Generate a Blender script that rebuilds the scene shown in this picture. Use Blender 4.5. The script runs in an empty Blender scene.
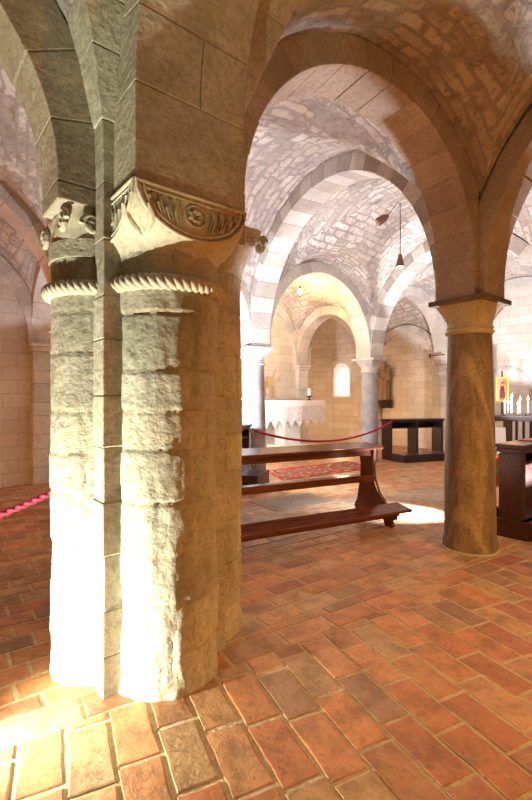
import bpy, bmesh, math, random
from mathutils import Vector, Matrix, noise
random.seed(11)
PI = math.pi
sc = bpy.context.scene
COL = sc.collection

# ------------------------------------------------------------------ camera
cam_d = bpy.data.cameras.new('camera'); cam = bpy.data.objects.new('camera', cam_d); COL.objects.link(cam)
cam.location = (0, 0, 1.3); cam.rotation_euler = (PI/2, 0, 0)
cam_d.lens = 447/800*36; cam_d.sensor_width = 36; cam_d.sensor_fit = 'AUTO'; cam_d.clip_start = .02
sc.camera = cam
# ------------------------------------------------------------------ world, view
w = bpy.data.worlds.new('world'); sc.world = w; w.use_nodes = True
w.node_tree.nodes['Background'].inputs[0].default_value = (1.0, .55, .26, 1)
w.node_tree.nodes['Background'].inputs[1].default_value = .025
sc.view_settings.view_transform = 'Standard'; sc.view_settings.look = 'None'
sc.view_settings.gamma = 1; sc.view_settings.use_curve_mapping = False
sc.view_settings.exposure = 0.0

def light(name, kind, loc, energy, color, size=.08, target=None, spot=None, blend=.15):
    d = bpy.data.lights.new(name, kind); o = bpy.data.objects.new(name, d); COL.objects.link(o)
    d.energy = energy; d.color = color; o.location = loc
    if kind in ('POINT', 'SPOT'): d.shadow_soft_size = size
    if kind == 'AREA': d.size = size
    if kind == 'SPOT': d.spot_size = math.radians(spot); d.spot_blend = blend
    if target is not None:
        o.rotation_euler = (Vector(target)-Vector(loc)).to_track_quat('-Z', 'Y').to_euler()
    return o

WHITE = (.88, .91, 1.0); GREENW = (.97, 1.0, .80); WARM = (1.0, .38, .05); GOLD = (1.0, .62, .28)
# floor spotlight just left of the frame, grazing up the pier
light('pier_uplight', 'SPOT', (-1.27, 1.47, .10), 330, GREENW, .02, (-.45, 1.95, .85), 132, .5)
# second floor spot by the photographer, aimed at the arch overhead
light('arch_uplight', 'SPOT', (-.95, .55, .10), 110, (.93, 1.0, .66), .03, (-.15, 1.62, 3.2), 34, .25)
# warm lights right of the frame: a floor lamp and an added fill from above
light('warm_floor_lamp', 'POINT', (2.55, 1.15, .35), 95, WARM, .06)
light('warm_down_fill', 'SPOT', (2.5, 1.5, 3.1), 330, (1.0, .56, .20), .12, (2.0, 2.2, 0), 112, .9)  # invented downlight that brightens the near floor
# lamps of the middle and far bays, with added fills among them
light('column_uplight', 'SPOT', (2.23, 4.65, .14), 520, WHITE, .05, (2.13, 4.8, 3), 126, .12)
light('floor_glow_fill', 'SPOT', (2.15, 4.95, .40), 450, WHITE, .06, (1.75, 5.1, 0), 76, .6)  # extra light without a fixture, brightens the floor beside the column
light('middle_bay_fill', 'SPOT', (-1.15, 5.95, 1.20), 600, WHITE, .06, (1.2, 7.9, 1.7), 112, .3)  # unseen fill behind the pier, added to whiten the middle bays
light('vault_fill', 'SPOT', (-.95, 3.95, .35), 700, WHITE, .05, (.0, 4.55, 3.7), 74, .3)  # added out of sight behind the pier to brighten the vault
light('far_bay_uplight', 'SPOT', (4.25, 6.9, .30), 1150, WHITE, .08, (4.77, 7.75, 2.2), 88, .08)
light('outer_bay_uplight', 'SPOT', (-2.75, 5.9, .45), 150, WHITE, .05, (-3.1, 5.5, 3.9), 70, .1)
light('altar_fill', 'POINT', (-.29, 8.35, 1.1), 70, (1, .92, .82), .1)  # added fill hidden behind a column, lifts the altar front
light('apse_warm_lamp_light', 'POINT', (.72, 9.0, 3.40), 110, GOLD, .05)
light('apse_light', 'POINT', (2.0, 11.8, .9), 70, (1, .60, .30), .1)
light('left_warm_lamp', 'POINT', (-4.2, 3.6, .6), 95, WARM, .05)

# ------------------------------------------------------------------ object helpers
def tag(o, label=None, cat=None, group=None, kind=None):
    if label: o['label'] = label
    if cat: o['category'] = cat
    if group: o['group'] = group
    if kind: o['kind'] = kind
    return o
def thing(name, label, cat, loc=(0, 0, 0), rz=0, group=None):
    o = bpy.data.objects.new(name, None); COL.objects.link(o); o.empty_display_size = .1
    o.location = loc; o.rotation_euler = (0, 0, rz)
    return tag(o, label, cat, group)

class MB:
    """mesh collector: verts, faces with material index, tone colour and uv"""
    def __init__(s): s.v = []; s.f = []; s.m = []; s.t = []; s.uv = []
    def face(s, idx, m=0, t=(1, 1, 1), uv=None):
        s.f.append(tuple(idx)); s.m.append(m); s.t.append(t); s.uv.append(uv or [(0, 0)]*len(idx))
    def poly(s, pts, m=0, t=(1, 1, 1), uv=None):
        b = len(s.v); s.v += [tuple(p) for p in pts]; s.face(range(b, b+len(pts)), m, t, uv)
    def box(s, c, size, m=0, t=(1, 1, 1), rz=0, M=None):
        hx, hy, hz = size[0]/2, size[1]/2, size[2]/2
        b = len(s.v); ca, sa = math.cos(rz), math.sin(rz)
        for dx, dy, dz in ((-1,-1,-1),(1,-1,-1),(1,1,-1),(-1,1,-1),(-1,-1,1),(1,-1,1),(1,1,1),(-1,1,1)):
            p = Vector((dx*hx, dy*hy, dz*hz))
            if M: p = M @ p
            s.v.append((c[0]+p.x*ca-p.y*sa, c[1]+p.x*sa+p.y*ca, c[2]+p.z))
        for q in ((0,3,2,1),(4,5,6,7),(0,1,5,4),(1,2,6,5),(2,3,7,6),(3,0,4,7)):
            s.face([b+i for i in q], m, t)
    def prism(s, poly2, z0, z1, m=0, t=(1, 1, 1)):
        b = len(s.v); n = len(poly2)
        s.v += [(p[0], p[1], z0) for p in poly2] + [(p[0], p[1], z1) for p in poly2]
        s.face(list(range(b+n-1, b-1, -1)), m, t); s.face(range(b+n, b+2*n), m, t)
        for i in range(n):
            j = (i+1) % n; s.face((b+i, b+j, b+n+j, b+n+i), m, t)
    def extrude(s, pts, off, m=0, t=(1, 1, 1)):
        """closed outline pts (3D) extruded by vector off"""
        b = len(s.v); n = len(pts)
        s.v += [tuple(p) for p in pts] + [tuple(Vector(p)+Vector(off)) for p in pts]
        s.face(list(range(b+n-1, b-1, -1)), m, t); s.face(range(b+n, b+2*n), m, t)
        for i in range(n):
            j = (i+1) % n; s.face((b+i, b+j, b+n+j, b+n+i), m, t)
    def lathe(s, prof, c=(0, 0, 0), n=32, m=0, t=(1, 1, 1), a0=0, a1=2*PI, sx=1, sy=1):
        b = len(s.v); closed = abs(a1-a0-2*PI) < 1e-6; k = n if closed else n+1
        for r, z in prof:
            for i in range(k):
                a = a0+(a1-a0)*i/n
                s.v.append((c[0]+r*math.cos(a)*sx, c[1]+r*math.sin(a)*sy, c[2]+z))
        for j in range(len(prof)-1):
            for i in range(n):
                i2 = (i+1) % k
                s.face((b+j*k+i, b+j*k+i2, b+(j+1)*k+i2, b+(j+1)*k+i), m, t)
        if closed:
            s.face([b+i for i in range(k-1, -1, -1)], m, t); s.face([b+(len(prof)-1)*k+i for i in range(k)], m, t)
    def tube(s, path, r, n=10, m=0, t=(1, 1, 1), twist=None):
        b = len(s.v); L = 0; prev = None
        for i, p in enumerate(path):
            p = Vector(p)
            d = (Vector(path[min(i+1, len(path)-1)])-Vector(path[max(i-1, 0)])).normalized()
            if prev is not None: L += (p-prev).length
            prev = p
            up = Vector((0, 0, 1)) if abs(d.z) < .95 else Vector((1, 0, 0))
            x = d.cross(up).normalized(); y = x.cross(d)
            rr = r(i/(len(path)-1)) if callable(r) else r
            for k in range(n):
                a = 2*PI*k/n; q = rr
                if twist: q = rr*(1+twist[1]*math.cos(twist[2]*a+twist[0]*L))
                s.v.append(tuple(p+(x*math.cos(a)+y*math.sin(a))*q))
        for i in range(len(path)-1):
            for k in range(n):
                k2 = (k+1) % n; s.face((b+i*n+k, b+i*n+k2, b+(i+1)*n+k2, b+(i+1)*n+k), m, t)
        s.face([b+k for k in range(n)], m, t); s.face([b+(len(path)-1)*n+k for k in range(n-1, -1, -1)], m, t)
    def build(s, name, mats, parent=None, smooth=False, bevel=0, angle=40, kind=None):
        me = bpy.data.meshes.new(name); me.from_pydata(s.v, [], s.f)
        for m in (mats if isinstance(mats, (list, tuple)) else [mats]): me.materials.append(m)
        me.polygons.foreach_set('material_index', s.m)
        at = me.attributes.new('tone', 'FLOAT_COLOR', 'FACE')
        flat = []
        for t in s.t: flat += [t[0], t[1], t[2], 1.0]
        at.data.foreach_set('color', flat)
        uvl = me.uv_layers.new(name='UVMap'); k = []
        for u in s.uv:
            for a in u: k += [a[0], a[1]]
        uvl.data.foreach_set('uv', k)
        bm = bmesh.new(); bm.from_mesh(me); bmesh.ops.recalc_face_normals(bm, faces=bm.faces); bm.to_mesh(me); bm.free()
        if smooth:
            me.polygons.foreach_set('use_smooth', [True]*len(me.polygons))
            me.set_sharp_from_angle(angle=math.radians(angle))
        o = bpy.data.objects.new(name, me); COL.objects.link(o)
        if parent: o.parent = parent
        if bevel:
            b = o.modifiers.new('bevel', 'BEVEL'); b.width = bevel; b.segments = 2; b.limit_method = 'ANGLE'; b.angle_limit = math.radians(40)
        if kind: o['kind'] = kind
        return o

# ------------------------------------------------------------------ materials
def nt(name):
    m = bpy.data.materials.new(name); m.use_nodes = True
    N = m.node_tree.nodes; L = m.node_tree.links
    return m, N, L, N['Principled BSDF']
def mixc(N, L, fac, a, b, mode='MIX'):
    x = N.new('ShaderNodeMix'); x.data_type = 'RGBA'; x.blend_type = mode
    for sock, val in ((x.inputs[0], fac), (x.inputs[6], a), (x.inputs[7], b)):
        if hasattr(val, 'is_linked'): L.new(val, sock)
        elif isinstance(val, (int, float)): sock.default_value = val
        else: sock.default_value = (*val, 1)
    return x.outputs[2]
def ramp(N, L, src, stops):
    r = N.new('ShaderNodeValToRGB'); e = r.color_ramp.elements
    while len(e) < len(stops): e.new(.5)
    for k, (p, c) in enumerate(stops):
        e[k].position = p; e[k].color = (*c, 1) if isinstance(c, (tuple, list)) else (c, c, c, 1)
    L.new(src, r.inputs[0]); return r.outputs[0]
def tex(N, L, kind, scale, vec=None, **kw):
    t = N.new('ShaderNodeTex'+kind)
    if 'Scale' in t.inputs: t.inputs['Scale'].default_value = scale
    for k, v in kw.items():
        if k in t.inputs: t.inputs[k].default_value = v
        else: setattr(t, k, v)
    if vec is not None: L.new(vec, t.inputs['Vector'])
    return t
def mapping(N, L, src, scale=(1, 1, 1), rot=(0, 0, 0)):
    m = N.new('ShaderNodeMapping'); m.inputs['Scale'].default_value = scale; m.inputs['Rotation'].default_value = rot
    L.new(src, m.inputs['Vector']); return m.outputs[0]
def math_(N, L, op, a, b=None):
    m = N.new('ShaderNodeMath'); m.operation = op
    for s, v in ((m.inputs[0], a), (m.inputs[1], b)):
        if v is None: continue
        if hasattr(v, 'is_linked'): L.new(v, s)
        else: s.default_value = v
    return m.outputs[0]
def bumps(N, L, bsdf, layers):
    prev = None
    for h, st, dist in layers:
        b = N.new('ShaderNodeBump'); b.inputs['Strength'].default_value = st; b.inputs['Distance'].default_value = dist
        L.new(h, b.inputs['Height'])
        if prev is not None: L.new(prev, b.inputs['Normal'])
        prev = b.outputs[0]
    L.new(prev, bsdf.inputs['Normal'])

def stone_mat(name, dark, lite, rough_amt=1.0, chisel=.6, stain=None):
    """cut stone: block tone from the mesh, mottling, tool marks"""
    m, N, L, B = nt(name)
    co = N.new('ShaderNodeTexCoord').outputs['Object']
    at = N.new('ShaderNodeAttribute'); at.attribute_name = 'tone'
    n1 = tex(N, L, 'Noise', 3.5, co, Detail=6.0, Roughness=.62); n2 = tex(N, L, 'Noise', 38, co, Detail=4.0, Roughness=.7)
    base = mixc(N, L, ramp(N, L, n1.outputs[0], [(.3, 0.), (.72, 1.)]), dark, lite)
    base = mixc(N, L, 1.0, base, at.outputs['Color'], 'MULTIPLY')
    base = mixc(N, L, ramp(N, L, n2.outputs[0], [(.35, .45), (.55, 0.)]), base, tuple(c*.55 for c in dark))
    L.new(base, B.inputs['Base Color']); B.inputs['Roughness'].default_value = .88
    B.inputs['Specular IOR Level'].default_value = .25
    mp = mapping(N, L, co, (1, 1, .5), (.5, .3, .7))
    wv = tex(N, L, 'Noise', 30, mapping(N, L, co, (.8, .8, 1.25), (.5, .45, .3)), Detail=5.0, Roughness=.55)
    n3 = tex(N, L, 'Noise', 13, co, Detail=8.0, Roughness=.66)
    bumps(N, L, B, [(n3.outputs[0], .55*rough_amt, .028), (wv.outputs['Fac'], .55*chisel, .012), (n2.outputs[0], .5*rough_amt, .006)])
    return m
M = {}
M['pier'] = stone_mat('pale_sandstone', (.36, .31, .22), (.60, .54, .42), 1.0, .8)
M['arch'] = stone_mat('arch_stone', (.36, .295, .23), (.53, .45, .37), .55, .45)
M['arch_far'] = stone_mat('limestone', (.50, .46, .42), (.70, .66, .61), .45, .35)
M['carved'] = stone_mat('carved_stone', (.50, .43, .31), (.66, .60, .46), .45, .2)
M['mortar'] = stone_mat('joint_mortar', (.44, .39, .31), (.52, .47, .39), .6, 0)
M['lead'] = stone_mat('abacus_slate', (.16, .12, .09), (.24, .19, .14), .5, .2)

def rubble_mat():
    """coursed rubble: rough rounded stones in wide smeared lime joints"""
    m, N, L, B = nt('rubble_vault')
    co = N.new('ShaderNodeTexCoord').outputs['UV']; ob = N.new('ShaderNodeTexCoord').outputs['Object']
    def warp(vec, sc_, amt):
        wn = tex(N, L, 'Noise', sc_, co, Detail=2.0)
        sub = N.new('ShaderNodeVectorMath'); sub.operation = 'SUBTRACT'; L.new(wn.outputs['Color'], sub.inputs[0]); sub.inputs[1].default_value = (.5, .5, .5)
        scl = N.new('ShaderNodeVectorMath'); scl.operation = 'SCALE'; L.new(sub.outputs[0], scl.inputs[0]); scl.inputs['Scale'].default_value = amt
        add = N.new('ShaderNodeVectorMath'); L.new(vec, add.inputs[0]); L.new(scl.outputs[0], add.inputs[1]); return add.outputs[0]
    v = warp(warp(co, 1.6, .22), 9.0, .07)
    br = tex(N, L, 'Brick', 1.0, v, squash=1.5, squash_frequency=3, offset=.43)
    br.inputs['Color1'].default_value = (0, 0, 0, 1); br.inputs['Color2'].default_value = (1, 1, 1, 1); br.inputs['Mortar'].default_value = (.5, .5, .5, 1)
    br.inputs['Brick Width'].default_value = .27; br.inputs['Row Height'].default_value = .145
    br.inputs['Mortar Size'].default_value = .030; br.inputs['Mortar Smooth'].default_value = .9
    n2 = tex(N, L, 'Noise', 16, ob, Detail=8.0, Roughness=.7); n1 = tex(N, L, 'Noise', 1.3, ob, Detail=4.0)
    n4 = tex(N, L, 'Noise', 3.2, ob, Detail=3.0)
    edge = math_(N, L, 'ADD', math_(N, L, 'SUBTRACT', 1.0, br.outputs['Fac']), math_(N, L, 'MULTIPLY', math_(N, L, 'SUBTRACT', n2.outputs[0], .5), 1.1))
    edge = math_(N, L, 'ADD', edge, math_(N, L, 'MULTIPLY', math_(N, L, 'SUBTRACT', n4.outputs[0], .5), 1.2))
    stone = ramp(N, L, edge, [(.45, 0.), (1.0, 1.)])
    scol = ramp(N, L, br.outputs['Color'], [(0, (.46, .39, .33)), (.5, (.60, .53, .46)), (1, (.68, .62, .55))])
    mort = mixc(N, L, ramp(N, L, n1.outputs[0], [(.35, 0.), (.65, 1.)]), (.34, .29, .275), (.45, .40, .375))
    c = mixc(N, L, stone, mort, scol)
    c = mixc(N, L, ramp(N, L, n2.outputs[0], [(.32, .6), (.46, 0.)]), c, (.20, .15, .12))
    L.new(c, B.inputs['Base Color']); B.inputs['Roughness'].default_value = .92; B.inputs['Specular IOR Level'].default_value = .2
    bumps(N, L, B, [(stone, .38, .03), (n2.outputs[0], .9, .035)])
    return m
M['vault'] = rubble_mat()

def ashlar_mat(name, c1, c2, mortar, bw=.42, rh=.2):
    m, N, L, B = nt(name)
    uv = N.new('ShaderNodeTexCoord').outputs['UV']; ob = N.new('ShaderNodeTexCoord').outputs['Object']
    wn = tex(N, L, 'Noise', 1.7, uv, Detail=3.0)
    sub = N.new('ShaderNodeVectorMath'); sub.operation = 'SUBTRACT'; L.new(wn.outputs['Color'], sub.inputs[0]); sub.inputs[1].default_value = (.5, .5, .5)
    scl = N.new('ShaderNodeVectorMath'); scl.operation = 'SCALE'; L.new(sub.outputs[0], scl.inputs[0]); scl.inputs['Scale'].default_value = .045
    add = N.new('ShaderNodeVectorMath'); L.new(uv, add.inputs[0]); L.new(scl.outputs[0], add.inputs[1])
    br = tex(N, L, 'Brick', 1.0, add.outputs[0])
    br.inputs['Color1'].default_value = (*c1, 1); br.inputs['Color2'].default_value = (*c2, 1); br.inputs['Mortar'].default_value = (*mortar, 1)
    br.inputs['Brick Width'].default_value = bw; br.inputs['Row Height'].default_value = rh
    br.inputs['Mortar Size'].default_value = .006; br.inputs['Mortar Smooth'].default_value = .3; br.inputs['Bias'].default_value = 0
    n2 = tex(N, L, 'Noise', 14, ob, Detail=7.0, Roughness=.7); n1 = tex(N, L, 'Noise', 1.4, ob, Detail=5.0)
    c = mixc(N, L, ramp(N, L, n1.outputs[0], [(.35, .28), (.6, 0.)]), br.outputs['Color'], tuple(x*.6 for x in c1))
    c = mixc(N, L, ramp(N, L, n2.outputs[0], [(.3, .35), (.5, 0.)]), c, tuple(x*.5 for x in c1))
    L.new(c, B.inputs['Base Color']); B.inputs['Roughness'].default_value = .9; B.inputs['Specular IOR Level'].default_value = .2
    inv = math_(N, L, 'SUBTRACT', 1.0, br.outputs['Fac'])
    bumps(N, L, B, [(inv, .6, .010), (n2.outputs[0], .5, .02)])
    return m
M['wall'] = ashlar_mat('wall_ashlar', (.64, .57, .49), (.76, .69, .61), (.54, .47, .39))

def floor_mat():
    m, N, L, B = nt('terracotta_paving')
    ob = N.new('ShaderNodeTexCoord').outputs['Object']
    at = N.new('ShaderNodeAttribute'); at.attribute_name = 'tone'
    n1 = tex(N, L, 'Noise', 7, ob, Detail=7.0, Roughness=.65); n2 = tex(N, L, 'Noise', 42, ob, Detail=5.0, Roughness=.75)
    n3 = tex(N, L, 'Noise', 20, ob, Detail=6.0, Roughness=.7)
    c = mixc(N, L, ramp(N, L, n1.outputs[0], [(.36, .6), (.56, 0.)]), at.outputs['Color'], (.16, .085, .05))
    c = mixc(N, L, ramp(N, L, n3.outputs[0], [(.52, 0.), (.68, .55)]), c, (.48, .31, .17))
    c = mixc(N, L, ramp(N, L, n2.outputs[0], [(.34, .6), (.46, 0.)]), c, (.10, .06, .04))
    L.new(c, B.inputs['Base Color'])
    L.new(ramp(N, L, n1.outputs[0], [(.3, .62), (.7, .34)]), B.inputs['Roughness'])
    bumps(N, L, B, [(n1.outputs[0], .35, .02), (n3.outputs[0], .35, .01), (n2.outputs[0], .4, .004)])
    return m
M['floor'] = floor_mat()
M['grout'] = stone_mat('floor_grout', (.48, .36, .23), (.66, .52, .36), .8, 0)

def wood_mat(name, a, b, rough=.28, scale=(1.2, 14, 14), spec=.5):
    m, N, L, B = nt(name)
    ob = N.new('ShaderNodeTexCoord').outputs['Object']
    mp = mapping(N, L, ob, scale)
    n = tex(N, L, 'Noise', 3.0, mp, Detail=6.0, Roughness=.6, Distortion=.6)
    c = ramp(N, L, n.outputs[0], [(.3, a), (.7, b)])
    L.new(c, B.inputs['Base Color']); B.inputs['Roughness'].default_value = rough; B.inputs['Specular IOR Level'].default_value = spec
    bumps(N, L, B, [(n.outputs[0], .12, .004)])
    return m
M['wood'] = wood_mat('polished_walnut', (.085, .022, .010), (.20, .060, .026), .17)
M['wood_dark'] = wood_mat('dark_stained_wood', (.020, .011, .011), (.055, .032, .032), .3, spec=.5)
M['wood_brown'] = wood_mat('brown_wood', (.030, .012, .009), (.075, .032, .022), .4, spec=.3)
def plain(name, col, rough=.6, metal=0, emit=None, es=1, bump=0):
    m, N, L, B = nt(name)
    ob = N.new('ShaderNodeTexCoord').outputs['Object']
    n = tex(N, L, 'Noise', 25, ob, Detail=4.0)
    L.new(mixc(N, L, n.outputs[0], tuple(c*.82 for c in col), col), B.inputs['Base Color'])
    B.inputs['Roughness'].default_value = rough; B.inputs['Metallic'].default_value = metal
    if emit: B.inputs['Emission Color'].default_value = (*emit, 1); B.inputs['Emission Strength'].default_value = es
    if bump: bumps(N, L, B, [(n.outputs[0], bump, .01)])
    return m
M['rope_pink'] = plain('magenta_rope', (.27, .004, .035), .7)
M['rope_red'] = plain('crimson_velvet_rope', (.42, .01, .05), .8)
M['white_cloth'] = plain('white_linen', (.86, .86, .86), .85)
M['altar_stone'] = stone_mat('altar_stone', (.62, .60, .52), (.76, .74, .66), .3, .1)
M['wax'] = plain('white_wax', (.9, .87, .8), .5)
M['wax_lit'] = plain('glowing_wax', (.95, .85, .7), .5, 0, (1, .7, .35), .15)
M['flame'] = plain('flame', (1, .8, .4), .5, 0, (1, .58, .2), 16)
M['bulb'] = plain('lamp_bulb', (1, .9, .7), .5, 0, (1, .78, .45), 60)
M['iron'] = plain('black_iron', (.03, .028, .026), .5, .6)
M['copper'] = plain('brown_copper', (.20, .09, .06), .45, .5)
M['daylight'] = plain('daylight_glass', (.95, .97, 1), .4, 0, (.95, .98, 1), 6)
M['plaster'] = plain('white_plaster', (.85, .82, .76), .9)
M['statue'] = stone_mat('statue_wood', (.26, .16, .10), (.42, .30, .21), .3, .1)
M['orange'] = plain('orange_lacquer', (.62, .16, .05), .5)
M['gold'] = plain('gilded_wood', (.62, .36, .08), .4, .3)

def column_mat():
    m, N, L, B = nt('veined_brown_marble')
    ob = N.new('ShaderNodeTexCoord').outputs['Object']
    n1 = tex(N, L, 'Noise', 5, mapping(N, L, ob, (2.2, 2.2, .7)), Detail=8.0, Roughness=.65, Distortion=.5)
    n2 = tex(N, L, 'Noise', 45, ob, Detail=5.0, Roughness=.75)
    wv = tex(N, L, 'Wave', 1.15, mapping(N, L, ob, (1, 1, .9), (.9, .35, 0)), Distortion=1.8, Detail=3.0)
    c = ramp(N, L, n1.outputs[0], [(.28, (.10, .07, .045)), (.5, (.25, .18, .11)), (.72, (.38, .28, .18))])
    c = mixc(N, L, ramp(N, L, wv.outputs['Fac'], [(.955, 0.), (.995, .5)]), c, (.50, .38, .22))
    c = mixc(N, L, ramp(N, L, n2.outputs[0], [(.36, .6), (.5, 0.)]), c, (.07, .05, .035))
    L.new(c, B.inputs['Base Color']); B.inputs['Roughness'].default_value = .55
    bumps(N, L, B, [(n1.outputs[0], .35, .02), (n2.outputs[0], .4, .006)])
    return m
M['marble'] = column_mat()
M['grey_marble'] = stone_mat('grey_marble', (.26, .24, .24), (.50, .47, .46), .4, .1)

# ------------------------------------------------------------------ plan of the crypt
ZS = 2.165
def V2(x, y): return Vector((x, y))
P = V2(-.660, 2.387); R = V2(1.79, 3.93); C1 = V2(-.2, 7.4); C2 = V2(2.19, 9.45)
D1 = V2(-.629, .777); D2 = V2(.777, .629)
N1 = P-D1*3.5; N2 = R-D1*3.5; N0 = V2(-.87, -2.13); PL = V2(-2.97, .5); N3 = V2(6.4, 3.2)
W1 = V2(-2.3, 5.4); W0 = V2(-4.7, 3.45)
R2 = V2(4.2, 6.05); R3 = V2(6.75, 8.65)
E1 = V2(.85, 11.2); E0 = V2(-1.38, 9.05); Em = V2(-3.5, 7.0); Em2 = V2(-5.75, 4.83); E2 = V2(3.2, 13.46)
C3 = V2(4.6, 11.6)
def jit(a): return random.uniform(-a, a)
def tone(a=.16, warm=.03):
    k = 1+jit(a); return (k*(1+jit(warm)), k, k*(1+jit(warm)))

# ------------------------------------------------------------------ floor
def clip(poly, p, n):
    out = []
    for i in range(len(poly)):
        a, b = poly[i], poly[(i+1) % len(poly)]
        da, db = (a-p).dot(n), (b-p).dot(n)
        if da >= 0: out.append(a)
        if (da >= 0) != (db >= 0): out.append(a+(b-a)*(da/(da-db)))
    return out
def area(poly): return abs(sum(poly[i].x*poly[(i+1) % len(poly)].y-poly[(i+1) % len(poly)].x*poly[i].y for i in range(len(poly))))/2
BR = [(.62, .27, .11), (.58, .24, .10), (.50, .19, .08), (.46, .17, .08), (.60, .31, .14), (.48, .26, .12), (.40, .16, .08), (.54, .33, .17), (.56, .26, .12), (.60, .25, .10), (.50, .30, .15), (.55, .28, .13), (.44, .20, .09), (.36, .20, .11)]
def brick_tone(p):
    c = random.choice(BR); k = 1+jit(.12)
    c = tuple(x*k for x in c)
    # worn stone paving beyond the kneeler bench
    g = 0
    if -1.2 < p.x < 2.6 and 4.75 < p.y-.45*p.x < 5.5: g = random.choice((.2, .75, .85, .6))
    if 2.2 < p.x < 3.4 and 3.0 < p.y < 3.9: g = .5
    gr = (.30, .26, .22)
    return tuple(a*(1-g)+b*g for a, b in zip(c, gr))
floor = MB()
floor.poly([(-8, -5, -.0022), (12, -5, -.0022), (12, 16, -.0022), (-8, 16, -.0022)], 1, (1, 1, 1))
LD = V2(.844, .537).normalized(); LN = V2(-.537, .844).normalized()        # the line pier - column
B0 = P+LN*(-.44); bandw = .17                                               # border course on the near side
def lay(origin, dl, ds, Lb, Wb, clips, rng, gap=.013, jl=.01):
    ds = ds.normalized(); dl = dl.normalized()
    for i in range(-rng, rng):
        off = random.uniform(0, Lb)
        for j in range(-rng//2, rng//2):
            a = origin+ds*(i*Wb)+dl*(j*Lb+off)
            c = a+ds*(Wb/2)+dl*(Lb/2)
            if c.y < .35 or abs(c.x) > .86*c.y+1.0 or c.y > 14: continue
            if c.y > 13.5 or (c-E1).dot(V2(-.694, .72)) > .2: continue
            g = gap/2; la = g+random.uniform(0, .006)
            q = [a+ds*la+dl*g, a+ds*(Wb-g)+dl*la, a+ds*(Wb-la)+dl*(Lb-g), a+ds*g+dl*(Lb-la)]
            for p, n in clips: 
                if q: q = clip(q, p, n)
            if len(q) < 3 or area(q) < .0006: continue
            z = random.uniform(-.0002, .0022); cen = sum(q, V2(0, 0))/len(q)
            if c.y < 5.5:                                                       # worn, uneven edges
                q2 = []
                for k in range(len(q)):
                    p0, p1 = q[k], q[(k+1) % len(q)]; m_ = max(1, int((p1-p0).length/.05)); q2.append(p0)
                    for e_ in range(1, m_):
                        pe = p0.lerp(p1, e_/m_); q2.append(pe+(cen-pe).normalized()*random.uniform(-.001, .004))
                q = q2
            t = brick_tone(c); n_ = len(q)
            inner = [p+(cen-p).normalized()*random.uniform(.004, .009) for p in q]
            b = len(floor.v)
            floor.v += [(p.x, p.y, -.007) for p in q]+[(p.x, p.y, z-.0016) for p in q]+[(p.x+jit(.001), p.y+jit(.001), z) for p in inner]
            for k in range(n_):
                k2 = (k+1) % n_
                floor.face((b+k, b+k2, b+n_+k2, b+n_+k), 0, t); floor.face((b+n_+k, b+n_+k2, b+2*n_+k2, b+2*n_+k), 0, t)
            floor.face([b+2*n_+k for k in range(n_)], 0, t)
DS = V2(.91, .415)
lay(V2(.062, 1.851), V2(-.415, .91), DS, .325, .163, [(B0, -LN)], 90)                       # near bay
lay(B0, LD, LN, .34, bandw, [(B0, LN), (B0+LN*bandw, -LN)], 60)                              # border course
lay(B0+LN*bandw, V2(.80, .60), V2(-.60, .80), .29, .150, [(B0+LN*bandw, LN)], 130)           # beyond
floor.build('floor', [M['floor'], M['grout']], smooth=False, kind='structure')

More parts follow.
